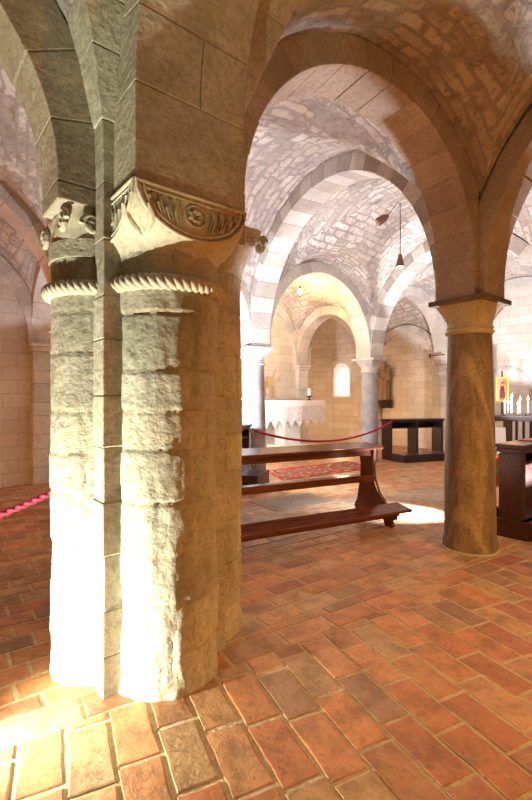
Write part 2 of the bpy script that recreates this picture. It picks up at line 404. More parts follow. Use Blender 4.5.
# ------------------------------------------------------------------ vaults
def edge(A, B, fa=.22, fb=.22, stilt=.15, th=.2):
    L = (B-A).length; r = (L-fa-fb)/2
    return (stilt, r+th-.015, (fa-fb)/L, (2*r+2*th-.01)/L, A.copy())
STILT = {}
def bay(name, a, b, c, d, ea, eb, ec, ed, n=44, zs=ZS, rub=.012):
    """corners a,b,c,d; edges ea=a-b, eb=b-c, ec=d-c, ed=a-d as (stilt, rise)"""
    mb = MB(); th = [-1+2*i/n for i in range(n+1)]
    ts = [math.sin(t*PI/2) for t in th]
    def orient(e, p): return (e[0], e[1], e[2] if (e[4]-p).length < .01 else -e[2], e[3])
    ea = orient(ea, a); eb = orient(eb, b); ec = orient(ec, d); ed = orient(ed, a)
    def prof(e, t):
        q = abs((t-e[2])/e[3]); return e[0]+e[1]*math.sqrt(max(0, 1-q*q))
    def pos(u, v):
        s, t = (u+1)/2, (v+1)/2
        p = (a*(1-s)+b*s)*(1-t)+(d*(1-s)+c*s)*t
        z = max(prof(ea, u)*(1-t)+prof(ec, u)*t, prof(ed, v)*(1-s)+prof(eb, v)*s)
        z += .10*(1-u*u)*(1-v*v)
        e = (1-u*u)*(1-v*v)
        z += rub*2.2*min(1, e*6)*noise.noise(Vector((p.x*5, p.y*5, z*5)))+rub*1.2*min(1, e*6)*noise.noise(Vector((p.x*13, p.y*13, z*13)))
        return (p.x, p.y, zs+z)
    La = (b-a).length/2; Lb = (d-a).length/2
    for j in range(n+1):
        for i in range(n+1): mb.v.append(pos(ts[i], ts[j]))
    for j in range(n):
        for i in range(n):
            u = (th[i]+th[i+1])/2; v = (th[j]+th[j+1])/2
            k = j*(n+1)+i
            idx = (k, k+1, k+n+2, k+n+1)
            def uvf(q):
                jj, ii = divmod(q, n+1)
                if abs(ts[ii]) > abs(ts[jj]) if abs(u) > abs(v) else False:
                    pass
                if abs(u) > abs(v): return (ts[jj]*Lb, th[ii]*PI/2*La*1.1+50)   # web carried by the a-b arch: courses along v
                return (ts[ii]*La+20, th[jj]*PI/2*Lb*1.1)
            if (u > 0) == (v > 0): tris = ((k, k+1, k+n+2), (k, k+n+2, k+n+1))
            else: tris = ((k, k+1, k+n+1), (k+1, k+n+2, k+n+1))
            for ti, t in enumerate(tris):
                cu = sum(th[q % (n+1)] for q in t)/3; cv = sum(th[q//(n+1)] for q in t)/3
                if abs(cu) > abs(cv): uv = [(ts[q//(n+1)]*Lb, th[q % (n+1)]*PI/2*La*1.1+50) for q in t]
                else: uv = [(ts[q % (n+1)]*La+20, th[q//(n+1)]*PI/2*Lb*1.1) for q in t]
                mb.face(t, 0, (1, 1, 1), uv)
    o = mb.build('ceiling', M['vault'], smooth=True, angle=60, kind='structure')
    return o
S0 = .30   # stilt of the near row
e_PR = edge(P, R, .53, .22, S0); e_RN2 = edge(R, N2, .22, .22, .12); e_PN1 = edge(P, N1, .55, .55, .42, .25); e_N1N2 = edge(N1, N2, .3, .3, S0)
e_PPL = edge(P, PL, .48, .4, .08, .24); e_N0N1 = edge(N0, N1, .4, .4, .25); e_N0PL = edge(N0, PL, .4, .4, .2)
e_PW1 = edge(P, W1, .5, .25); e_W1C1 = edge(W1, C1); e_RC1 = edge(R, C1, .22, .22, .05); e_PLW0 = edge(PL, W0, .4, .3); e_W0W1 = edge(W0, W1)
e_RR2 = edge(R, R2); e_C1C2 = edge(C1, C2, .22, .22, .12); e_R2C2 = edge(R2, C2, .22, .22, .05)
e_C1E0 = edge(C1, E0, .22, .1); e_C2E1 = edge(C2, E1, .22, .1); e_W1Em = edge(W1, Em, .22, .1)
e_E0E1 = edge(E0, E1, .12, .12, .05, .12); e_EmE0 = edge(Em, E0, .12, .12, .05, .12); e_E1E2 = edge(E1, E2, .2, .2, .05)
e_C2C3 = edge(C2, C3, .22, .15); e_C3E2 = edge(C3, E2, .15, .15, .05); e_R2R3 = edge(R2, R3); e_R3C3 = edge(R3, C3, .1, .1, .05, .12)
e_N2N3 = edge(N2, N3); e_N3R2 = edge(N3, R2)
e_W0Em2 = edge(W0, Em2, .22, .1); e_Em2Em = edge(Em2, Em, .12, .12, .05, .12)
bay('ceiling', N0, N1, P, PL, e_N0N1, e_PN1, e_PPL, e_N0PL)
bay('ceiling', N1, N2, R, P, e_N1N2, e_RN2, e_PR, e_PN1, 60)
bay('ceiling', PL, P, W1, W0, e_PPL, e_PW1, e_W0W1, e_PLW0)
bay('ceiling', P, R, C1, W1, e_PR, e_RC1, e_W1C1, e_PW1, 60)
bay('ceiling', R, R2, C2, C1, e_RR2, e_R2C2, e_C1C2, e_RC1, 60)
bay('ceiling', W1, C1, E0, Em, e_W1C1, e_C1E0, e_EmE0, e_W1Em)
bay('ceiling', C1, C2, E1, E0, e_C1C2, e_C2E1, e_E0E1, e_C1E0)
bay('ceiling', C2, C3, E2, E1, e_C2C3, e_C3E2, e_E1E2, e_C2E1)
bay('ceiling', R2, R3, C3, C2, e_R2R3, e_R3C3, e_C2C3, e_R2C2)
bay('ceiling', N2, N3, R2, R, e_N2N3, e_N3R2, e_RR2, e_RN2)
bay('ceiling', W0, W1, Em, Em2, e_W0W1, e_W1Em, e_Em2Em, e_W0Em2)

# ------------------------------------------------------------------ walls
def v3(p, z): return (p.x, p.y, z)
def wall_quad(mb, a, b, z0, z1, u0=0):
    L = (b-a).length
    mb.poly([v3(a, z0), v3(b, z0), v3(b, z1), v3(a, z1)], 0, (1, 1, 1), [(u0, z0), (u0+L, z0), (u0+L, z1), (u0, z1)])
WD = (E2-E1).normalized(); WN = V2(WD.y, -WD.x)           # back wall direction and its normal towards the camera
if WN.dot(-E1) < 0: WN = -WN
def ring_blocks(mb, c, u, n, r, th, width, zs, stilt, nb, sub=3, tonef=tone, mat=0, mort=1, depth_off=0, gap=.004, a0=0, a1=PI, ky=1.0, split=False):
    """voussoirs of a round arch: centre c (2D), axis u, width direction n"""
    def at(ang, rr): return (math.cos(ang)*rr, math.sin(ang)*rr*ky)
    def block(pts_in, pts_out, t, g=0, m=mat, w0=None, w1=None):
        w2 = width/2-g; b = len(mb.v); k = len(pts_in)
        for sgn in ((-w2, w2) if w0 is None else (w0, w1)):
            for (s_, z_) in pts_in+pts_out[::-1]:
                q = c+u*s_+n*(sgn+depth_off); mb.v.append((q.x, q.y, z_))
        m2 = 2*k
        # side faces as strips of quads, so that curved rings stay clean
        for base in (b, b+m2):
            for i in range(k-1): mb.face((base+i, base+i+1, base+m2-2-i, base+m2-1-i), m, t)
        for i in range(m2):
            j = (i+1) % m2; mb.face((b+i, b+j, b+m2+j, b+m2+i), m, t)
    z0 = zs+stilt
    jr = .004
    for i in range(nb):
        aa = a0+(a1-a0)*i/nb+gap/r/2; ab = a0+(a1-a0)*(i+1)/nb-gap/r/2
        d = jit(jr)
        pin = []; pout = []
        for k in range(sub+1):
            ang = aa+(ab-aa)*k/sub
            x, z = at(ang, r+d); pin.append((x, z0+z)); x, z = at(ang, r+th+d*.5); pout.append((x, z0+z))
        if split and i % 2 == 0:
            cut = width*random.uniform(-.12, .12)
            block(pin, pout, tonef(i, nb), 0, mat, -width/2, cut-.002); block(pin, pout, tonef(i, nb), 0, mat, cut+.002, width/2)
        else: block(pin, pout, tonef(i, nb) if tonef is not tone else tone())
    if stilt > .03:
        ns = max(1, round(stilt/.28))
        for sg in (-1, 1):
            for k in range(ns):
                za, zb = zs+stilt*k/ns+.002, zs+stilt*(k+1)/ns-.002
                block([(sg*r, za), (sg*r, zb)], [(sg*(r+th), za), (sg*(r+th), zb)], tonef(0 if sg > 0 else nb-1, nb) if tonef is not tone else tone())
    # mortar core
    K = 40; pin = [(at(a0+(a1-a0)*k/K, r+.007)) for k in range(K+1)]; pout = [(at(a0+(a1-a0)*k/K, r+th-.004)) for k in range(K+1)]
    pin = [(x, z+z0) for x, z in pin]; pout = [(x, z+z0) for x, z in pout]
    if stilt > .03:
        pin = [(pin[0][0], zs)]+pin+[(pin[-1][0], zs)]; pout = [(pout[0][0], zs)]+pout+[(pout[-1][0], zs)]
    block(pin, pout, (1, 1, 1), .006, mort)

wb = MB()
opA, opB = E1+WD*.30, E2-WD*.30; opC = (opA+opB)/2; opR = (opB-opA).length/2
TOP = 4.7
wall_quad(wb, Em2-WD*1.0, opA, -.01, TOP); wall_quad(wb, opB, E2, -.01, TOP, 4)
K = 28
for k in range(K):
    def pt(i):
        a = PI-PI*i/K; return opC+WD*(opR*math.cos(a)), ZS+.1+opR*math.sin(a)
    (pa, za), (pb, zb) = pt(k), pt(k+1); ua = (pa-opA).length+8; ub = (pb-opA).length+8
    wb.poly([v3(pa, za), v3(pb, zb), v3(pb, TOP), v3(pa, TOP)], 0, (1, 1, 1), [(ua, za), (ub, zb), (ub, TOP), (ua, TOP)])
wall_back = wb.build('wall_back', M['wall'], kind='structure')
# reveal (opening is 0.3 m deep) and apse
wa = MB()
AN = -WN
for (q, u0) in ((opA, 0), (opB, 3)): wall_quad(wa, q, q+AN*.3, -.01, ZS+.1, u0)
for k in range(K):
    (pa, za), (pb, zb) = pt(k), pt(k+1)
    wa.poly([v3(pa, za), v3(pb, zb), v3(pb+AN*.3, zb), v3(pa+AN*.3, za)], 0, (1, 1, 1), [(k*.1, 0), (k*.1+.1, 0), (k*.1+.1, .3), (k*.1, .3)])
apC = opC+AN*.3; apR = opR+.06
winc = V2(2.25, 13.6)-apC; wth = math.atan2(winc.dot(AN), winc.dot(WD))     # window angle inside the apse
def apse_pt(th, r=None): return apC+WD*((r or apR)*math.cos(th))+AN*((r or apR)*math.sin(th))
NT = 44; dth = .30/apR
angs = sorted([PI*k/NT for k in range(NT+1) if abs(PI*k/NT-wth) > dth+.02]+[wth-dth, wth+dth])
WZ0, WZ1 = 1.38, 2.50
for i in range(len(angs)-1):
    a, b = angs[i], angs[i+1]; pa, pb = apse_pt(a), apse_pt(b)
    segs = [(-.01, WZ0), (WZ1, ZS+.55)] if abs((a+b)/2-wth) < dth-.001 else [(-.01, ZS+.55)]
    for z0, z1 in segs:
        wa.poly([v3(pa, z0), v3(pb, z0), v3(pb, z1), v3(pa, z1)], 0, (1, 1, 1), [(a*apR, z0), (b*apR, z0), (b*apR, z1), (a*apR, z1)])
    for k in range(10):
        f0, f1 = PI/2*k/10, PI/2*(k+1)/10
        q = [v3(apse_pt(t, apR*max(math.cos(f), .001)), ZS+.55+apR*.8*math.sin(f)) for t, f in ((a, f0), (b, f0), (b, f1), (a, f1))]
        wa.poly(q, 0, (1, 1, 1), [(a*apR, 3+f0*apR), (b*apR, 3+f0*apR), (b*apR, 3+f1*apR), (a*apR, 3+f1*apR)])
wall_apse = wa.build('wall_apse', M['wall'], smooth=False, kind='structure')
# window: flat stone plate with an arched splayed opening
wc = apse_pt(wth); wu = (apse_pt(wth+.05)-apse_pt(wth-.05)).normalized(); wn = (apC-wc).normalized()
wf = MB()
def arch_outline(hw, zb, zsn, n=16):
    return [(-hw, zb), (hw, zb)]+[(hw*math.cos(PI*k/n), zsn+hw*math.sin(PI*k/n)) for k in range(n+1)]
def at_w(s, z, off): q = wc+wu*s+wn*off; return (q.x, q.y, z)
o1 = arch_outline(.25, WZ0+.03, WZ1-.32); o2 = arch_outline(.13, WZ0+.12, WZ1-.42)
def ringstrip(mb, A, offA, B, offB, m=0):
    b = len(mb.v); n = len(A)
    mb.v += [at_w(s, z, offA) for s, z in A]+[at_w(s, z, offB) for s, z in B]
    for i in range(n): j = (i+1) % n; mb.face((b+i, b+j, b+n+j, b+n+i), m)
rect = []
for s, z in o1:     # matching outer rectangle points
    if z > WZ1-.32+1e-6 or abs(s) < .249:
        k = min((.31/max(abs(s), 1e-6)), ((WZ1+.01-(WZ1-.32))/max(z-(WZ1-.32), 1e-6))) if z > WZ1-.32 else 1
        rect.append((s*k, WZ1-.32+(z-(WZ1-.32))*k))
    else: rect.append((math.copysign(.31, s), WZ0-.01 if z < WZ0+.1 else z))
ringstrip(wf, rect, -.005, o1, .0); o1b = o1
ringstrip(wf, o1b, .0, o1b, .03); 
o1o = arch_outline(.285, WZ0+.0, WZ1-.32)
ringstrip(wf, o1b, .03, o1o, .03); ringstrip(wf, o1o, .03, o1o, -.01)
ringstrip(wf, o1b, .0, o2, -.32)
win = wf.build('window_1', M['plaster'], kind='structure')
pn = MB(); pn.poly([at_w(s, z, -.315) for s, z in o2]); pn.build('pane', M['daylight'], win)
gb = MB()
for z in (1.65, 1.82, 1.99): gb.tube([at_w(-.12, z, -.30), at_w(.12, z, -.30)], .006, 6)
gb.tube([at_w(0, WZ0+.13, -.30), at_w(0, WZ1-.31, -.30)], .006, 6)
gb.build('window_grille', M['plaster'], win)
# right wall
wr = MB(); SD = (R3-C3).normalized()
wall_quad(wr, E2, C3+SD*9.5, -.01, TOP)
wall_right = wr.build('wall_right', M['wall'], kind='structure')
SN = V2(SD.y, -SD.x)
if SN.dot(-C3) < 0: SN = -SN
def blind(parent, A, B, inset, nrm, rise_r=None, z=ZS, th=.2, prot=.12, st=.05, off=.03):
    u = (B-A).normalized(); L = (B-A).length; r = L/2-inset; mb = MB()
    ring_blocks(mb, (A+B)/2, u, nrm, r, th, prot, z, st, 17, 2, depth_off=off)
    return mb.build('blind_arch', [M['arch_far'], M['mortar']], parent)
blind(wall_back, Em2, Em, .22, WN); blind(wall_back, Em, E0, .22, WN); blind(wall_back, E0, E1, .22, WN)
blind(wall_back, opA, opB, 0.0, WN, th=.22, st=.1)
blind(wall_right, E2, C3, .2, SN); blind(wall_right, C3, R3, .2, SN)
# small wall niche arch seen right of the column
blind(wall_right, C3+SD*.95, C3+SD*2.15, .02, SN, z=1.35, th=.10, prot=.06, off=.02)
def respond(parent, p, u, n, w=.34, d=.14, mat='arch_far'):
    mb = MB(); z = 0
    while z < ZS-.12:
        h = min(random.uniform(.2, .3), ZS-.12-z)
        if ZS-.12-z-h < .08: h = ZS-.12-z
        c = p+n*(d/2-.02); hw = w/2
        q = [c-u*hw-n*(d/2), c+u*hw-n*(d/2), c+u*hw+n*(d/2), c-u*hw+n*(d/2)]
        mb.prism([(a.x, a.y) for a in q], z+.002, z+h-.002, 0, tone(.14)); z += h
    c = p+n*(d/2); k = []
    for (e, z0, z1) in ((.02, ZS-.12, ZS-.05), (.05, ZS-.05, ZS+.0)):
        hw = w/2+e; dd = d/2+e
        q = [c-u*hw-n*(d/2), c+u*hw-n*(d/2), c+u*hw+n*dd, c-u*hw+n*dd]
        mb.prism([(a.x, a.y) for a in q], z0, z1, 0, (1.05, 1.04, 1.02))
    return mb.build('pilaster', M[mat], parent, bevel=.006)
for p in (Em2, Em, E0, E1): respond(wall_back, p, WD, WN)
for p in (C3, R3): respond(wall_right, p, SD, SN, .4, .2)
respond(wall_right, E2+WN*.05+V2(.05,-.2), SD, SN, .3, .16)
# left side enclosure far out of view
wl = MB(); wall_quad(wl, Em2-WD*1.0, Em2-WD*1.0+V2(1.0, -6.5), -.01, TOP); wl.build('wall_left', M['wall'], kind='structure')

# ------------------------------------------------------------------ arches
TRIM = [0]
def arch(A, B, fa, fb, width, th, stilt, nb, label, mat='arch', tonef=None, zs=ZS, group=None, bevel=.005, ky=1.0, split=False):
    u = (B-A).normalized(); n = V2(u.y, -u.x); a = A+u*fa; b = B-u*fb; r = (b-a).length/2
    mb = MB(); ring_blocks(mb, (a+b)/2, u, n, r, th, width, zs, stilt, nb, 4, tonef=tonef or tone, ky=ky, split=split)
    if label is None:            # carries vaulting the photo does not show
        TRIM[0] += 1
        return mb.build('trim_%d' % TRIM[0], [M[mat], M['mortar']], bevel=bevel, kind='structure')
    o = mb.build('stone_arch', [M[mat], M['mortar']], smooth=False, bevel=bevel)
    return tag(o, label, 'arch', group)
def mild(i, n): k = 1+jit(.12); return (k*1.0, k*.97, k*.95)
def banded(i, n):
    k = 1+jit(.14)
    return (.72*k, .68*k, .65*k) if i % 2 else (1.08*k, 1.07*k, 1.06*k)
arch(P, R, .53, .22, .36, .20, S0, 15, 'large round stone arch from clustered pier to dark marble column', tonef=mild)
arch(P, N1, .55, .55, .54, .26, .42, 13, 'massive ashlar arch rising overhead from carved half-round capital of clustered pier', 'pier', mild, split=True)
arch(P-D1*.085, PL-D1*.085, .48, .40, .27, .24, .08, 13, 'dark ashlar arch springing left from clustered pier', 'pier', mild)
arch(R, N2, .22, .22, .36, .18, .12, 17, 'arch rising right from dark marble column to frame edge', tonef=mild)
arch(R, C1, .22, .22, .36, .20, .05, 23, 'wide striped arch of alternating pale and dark voussoirs behind the first arch', 'arch_far', banded)
arch(R, R2, .22, .22, .36, .20, .15, 15, 'sliver of a pale arch at right frame edge, beyond the arch right of marble column', 'arch_far', mild)
arch(C1, C2, .22, .22, .36, .20, .12, 17, 'white arch between two far columns before the altar', 'arch_far', mild)
arch(R2, C2, .22, .22, .36, .20, .05, 21, 'pale arch rising right from far slender grey column', 'arch_far', banded)
arch(P, W1, .50, .25, .36, .2, .15, 15, None, 'arch_far', mild)
arch(W1, C1, .22, .22, .36, .2, .15, 15, 'pale arch foot glimpsed between clustered pier and pale grey column', 'arch_far', mild)
arch(PL, W0, .4, .3, .36, .2, .15, 15, None, 'arch_far', mild)
arch(W0, W1, .22, .22, .36, .2, .15, 13, 'pinkish arch crossing the left bay behind the dark left arch', 'arch_far', mild)
arch(W1, Em, .22, .1, .34, .2, .15, 11, 'narrow arch meeting the back wall just left of clustered pier', 'arch_far', mild)
arch(C1, E0, .22, .1, .34, .2, .15, 11, None, 'arch_far', mild)
arch(C2, E1, .22, .1, .34, .2, .15, 11, 'yellow-lit arch from far slender column back to apse wall', 'arch_far', mild)
arch(C2, C3, .22, .15, .34, .2, .15, 13, 'grey-white arch from far slender column to right wall pilaster', 'arch_far', mild)
arch(R2, R3, .22, .15, .34, .2, .15, 13, None, 'arch_far', mild)

# ------------------------------------------------------------------ clustered pier
Z_ROPE = 1.81
pier = thing('clustered_pier', 'massive clustered sandstone pier with rope rings and carved capitals', 'pier', (P.x, P.y, 0))
def lobe_mesh(c, r, z0, z1, ea=.006, seed=0, amp=.006, nth=120, dz=.011, courses=None):
    rnd = random.Random(seed); mb = MB()
    zs_ = [z0]; 
    while zs_[-1] < z1-.14: zs_.append(zs_[-1]+rnd.uniform(.17, .27))
    zs_[-1] = z1
    splits = [[rnd.uniform(0, 2*PI)+k*2*PI/4+rnd.uniform(-.3, .3) for k in range(4)] for _ in zs_]
    offs = [[rnd.uniform(-.005, .005) for k in range(5)] for _ in zs_]; tn = [[tone(.13, .03) for k in range(5)] for _ in zs_]
    nz = int((z1-z0)/dz); V = Vector
    def info(th, z):
        k = 0
        while k < len(zs_)-2 and z > zs_[k+1]: k += 1
        sp = sorted(s % (2*PI) for s in splits[k]); j = sum(1 for s in sp if s <= th) % len(sp)
        dj = min(abs((th-s+PI) % (2*PI)-PI) for s in sp)*r
        wz = .006*noise.noise(V((th*3, z*2, seed)))
        dzj = min(abs(z+wz-q) for q in zs_)
        return k, j, min(dj+.004, dzj)
    for i in range(nz+1):
        z = z0+(z1-z0)*i/nz
        for t in range(nth):
            th = 2*PI*t/nth; k, j, dj = info(th, z)
            low = max(0, 1-z/.9)
            rr = r+offs[k][j]-.007*max(0, 1-dj/.010)
            p = V((math.cos(th)*4*r*4, math.sin(th)*4*r*4, z*4))
            rr += amp*(noise.noise(p)+.7*noise.noise(p*2.7)+.4*noise.noise(p*7))*(1+low*.9)
            rr += .010*max(0, 1-z/.10)**1.5
            mb.v.append((c.x+math.cos(th)*rr, c.y+math.sin(th)*rr, z))
    for i in range(nz):
        z = z0+(z1-z0)*(i+.5)/nz
        for t in range(nth):
            t2 = (t+1) % nth; k, j, dj = info(2*PI*(t+.5)/nth, z)
            mb.face((i*nth+t, i*nth+t2, (i+1)*nth+t2, (i+1)*nth+t), 0, tn[k][j] if dj > .006 else (.9, .85, .78))
    mb.face(range(nz*nth, (nz+1)*nth), 0)
    return mb
LO = {'front': (-D1*.28, .242, 3), 'left': (V2(-.180, -.145), .215, 8), 'right': (D2*.325, .262, 14), 'back': (D1*.28, .25, 21)}
for k, (off, r, sd) in LO.items():
    lobe_mesh(off, r, -.01, 2.0, seed=sd).build('half_column', M['pier'], pier, smooth=True, angle=70)
# square core whose corners show between the half columns
core = MB(); z = -.01
def csz(z): return .318+.30*max(0, (z-2.45)/.95)**1.4
while z < ZS+1.15:
    h = random.uniform(.17, .27); e = jit(.003); b = len(core.v); tn = tone(.12)
    for zz in (z+.0015, z+h-.0015):
        for a_, b_ in ((-1, -1), (1, -1), (1, 1), (-1, 1)):
            q = D1*(a_*(csz(zz)+e))+D2*(b_*(csz(zz)+e)); core.v.append((q.x, q.y, zz))
    for q in ((0,3,2,1),(4,5,6,7),(0,1,5,4),(1,2,6,5),(2,3,7,6),(3,0,4,7)): core.face([b+k for k in q], 0, tn)
    z += h
q = [D1*(a*.312)+D2*(b*.312) for a, b in ((-1, -1), (1, -1), (1, 1), (-1, 1))]
core.prism([(a.x, a.y) for a in q], -.01, 2.6, 1, (1, 1, 1))
core.build('square_core', [M['pier'], M['mortar']], pier, bevel=.005)
def rope_ring(c, R_, r, z, n=560, m=30, strands=50, amp=.13):
    mb = MB()
    for i in range(n):
        ph = 2*PI*i/n
        for k in range(m):
            a = 2*PI*k/m; q = r*(1-amp*.5+amp*(1-2*abs(math.cos((strands*ph+4*a)/2))**6))
            x = R_+q*math.cos(a); mb.v.append((c.x+x*math.cos(ph), c.y+x*math.sin(ph), z+q*math.sin(a)))
    for i in range(n):
        for k in range(m):
            i2, k2 = (i+1) % n, (k+1) % m; mb.face((i*m+k, i2*m+k, i2*m+k2, i*m+k2), 0)
    return mb
for k in ('front', 'left'):
    off, r, sd = LO[k]; rope_ring(off, r+.010, .033, Z_ROPE).build('rope_moulding', M['carved'], pier, smooth=True, angle=80)
# capitals
def frame(dirv): return dirv.normalized(), V2(-dirv.y, dirv.x).normalized()
def cushion(c, dirv, rcol, a, zt, h, zb, n=240):
    """cushion capital: round below, square above, half-round lunette faces"""
    f, s = frame(dirv); mb = MB(); rows = []
    for i in range(6):
        k = i/5; z = zb+(zt-h-zb)*k; rho = rcol+(a-rcol)*k**1.6; rows.append((rho, z))
    for i in range(1, 15):
        k = i/14; z = zt-h+h*k; s_ = a*math.sqrt(max(0, 1-(1-k)**2)); rows.append((math.sqrt(a*a+s_*s_), z))
    for rho, z in rows:
        for t in range(n):
            th = 2*PI*t/n; rr = min(rho, a/max(abs(math.cos(th)), abs(math.sin(th))))
            p = c+f*(rr*math.cos(th))+s*(rr*math.sin(th)); mb.v.append((p.x, p.y, z))
    for j in range(len(rows)-1):
        for t in range(n):
            t2 = (t+1) % n; mb.face((j*n+t, j*n+t2, (j+1)*n+t2, (j+1)*n+t), 0)
    mb.face(range((len(rows)-1)*n, len(rows)*n), 0)
    return mb, f, s
cf = LO['front'][0]; A_ = .275; HZ = .20; ZT = 2.19
mb, f, s = cushion(cf, -D1, .242, A_, ZT, HZ, 1.93)
capf = mb.build('capital', M['carved'], pier, smooth=True, angle=35)
# carving on the lunettes of the front capital
def carve(face_dir, side, c, a, zt, h):
    mb = MB(); base = c+face_dir*a
    def w3(x, z, o=.004): q = base+side*x+face_dir*o; return (q.x, q.y, z)
    for sc_, rr in ((.97, .008), (.86, .005)):
        mb.tube([w3(a*sc_*math.cos(t), zt-.008-(h*sc_-.008)*math.sin(t)) for t in [PI*k/36 for k in range(37)]], rr, 8)
    mb.tube([w3(-a, zt-.006), w3(a, zt-.006)], .008, 8); mb.tube([w3(-a*.86, zt-.03), w3(a*.86, zt-.03)], .004, 6)
    zc = zt-.09
    mb.tube([w3(.052*math.cos(t), zc+.045*math.sin(t)) for t in [2*PI*k/24 for k in range(25)]], .005, 6)
    for k in range(7):                              # rosette petals
        t = 2*PI*k/7; pts = [w3(.010*math.cos(t), zc+.010*math.sin(t), .003), w3(.024*math.cos(t), zc+.022*math.sin(t), .008), w3(.038*math.cos(t), zc+.034*math.sin(t), .003)]
        mb.tube(pts, lambda q: .004+.007*math.sin(PI*q), 8)
    for sg in (-1, 1):                              # leaves on either side
        for k in range(4):
            x0 = .078+k*.040; zl = zt-.035; zb = zt-h*math.sqrt(max(.02, 1-((x0+.012)/(a*.88))**2))*.84
            if zl-zb < .02: continue
            mb.tube([w3(sg*x0, zl, .003), w3(sg*(x0+.018), (zl+zb)/2, .007), w3(sg*(x0+.002), zb+.004, .003)], lambda q: .003+.006*math.sin(PI*q), 8)
            mb.tube([w3(sg*(x0+.016), zl, .003), w3(sg*(x0+.004), (zl+zb)/2, .006), w3(sg*(x0-.012), zb+.01, .003)], lambda q: .002+.003*math.sin(PI*q), 6)
    return mb
carve(f, s, cf, A_, ZT, HZ).build('lunette_carving', M['carved'], capf, smooth=True)
carve(-s if (-s).dot(-D2) > 0 else s, f, cf, A_, ZT, HZ).build('lunette_carving', M['carved'], capf, smooth=True)
# corner leaf between the two lunettes
cl = MB(); cdir = (f+(-s if (-s).dot(-D2) > 0 else s)).normalized(); tang = V2(-cdir.y, cdir.x)
for sg, ln in ((0, .13), (1, .09), (-1, .09)):
    pts = []
    for k in range(9):
        t = k/8; zz = 1.99+ln*t*1.15; rr = .28+.085*t+.006; q = cf+cdir*rr+tang*(sg*.055*math.sin(t*2.0)); pts.append((q.x, q.y, zz))
    cl.tube(pts, lambda q: .004+.013*math.sin(PI*q), 8)
cl.build('corner_leaf', M['carved'], capf, smooth=True)
def ragged_capital(c, dirv, rcol, a, zb, zt, volutes=True, seed=1, prot=0):
    f, s = frame(dirv); mb = MB(); n = 64; rows = 16
    for j in range(rows+1):
        k = j/rows; z = zb+(zt-zb)*k; e = k**1.5
        for t in range(n):
            th = 2*PI*t/n; sq = min(a/max(abs(math.cos(th)), abs(math.sin(th))), a*1.3)
            rr = rcol*(1-e)+sq*e
            rr += .012*noise.noise(Vector((math.cos(th)*3, math.sin(th)*3, z*16+seed)))*(1 if .1 < k < .95 else 0)
            p = c+f*(rr*math.cos(th)+prot*e)+s*(rr*math.sin(th)); mb.v.append((p.x, p.y, z))
    for j in range(rows):
        for t in range(n):
            t2 = (t+1) % n; mb.face((j*n+t, j*n+t2, (j+1)*n+t2, (j+1)*n+t), 0)
    mb.face(range(rows*n, (rows+1)*n), 0)
    o = mb.build('capital', M['carved'], pier, smooth=True, angle=50)
    if volutes:
        for sg in (-1, 1):
            vb = MB()
            base = c+f*(a*1.02+prot)+s*(sg*a*.78)
            pts = []
            for k in range(40):
                t = k/39*3.6*PI; rr = .052*(1-k/39*.86)
                q = base+s*(sg*rr*math.cos(t)); pts.append((q.x+f.x*.004*k/39, q.y+f.y*.004*k/39, zt-.07+rr*math.sin(t)))
            vb.tube(pts, .013, 8)
            vb.build('volute', M['carved'], o, smooth=True); vb = MB()
            side = c+f*(a*.5+prot)+s*(sg*a*1.04)
            pts = []
            for k in range(30):
                t = k/29*3*PI; rr = .045*(1-k/29*.85)
                q = side+f*(rr*math.cos(t)); pts.append((q.x, q.y, zt-.08+rr*math.sin(t)))
            vb.tube(pts, .012, 8); vb.build('volute', M['carved'], o, smooth=True)
    return o
ragged_capital(LO['left'][0], -D2, .215, .205, 1.99, 2.165, seed=3)
rc = ragged_capital(LO['right'][0], D2, .262, .20, 1.99, 2.30, seed=7, prot=.155)
ragged_capital(LO['back'][0], D1, .24, .23, 2.0, 2.165, False, seed=5)
nk = MB(); nk.lathe([(.226, 1.95), (.226, 2.03)], (LO['left'][0].x, LO['left'][0].y, 0), 40); nk.build('neck', M['pier'], pier, smooth=True)

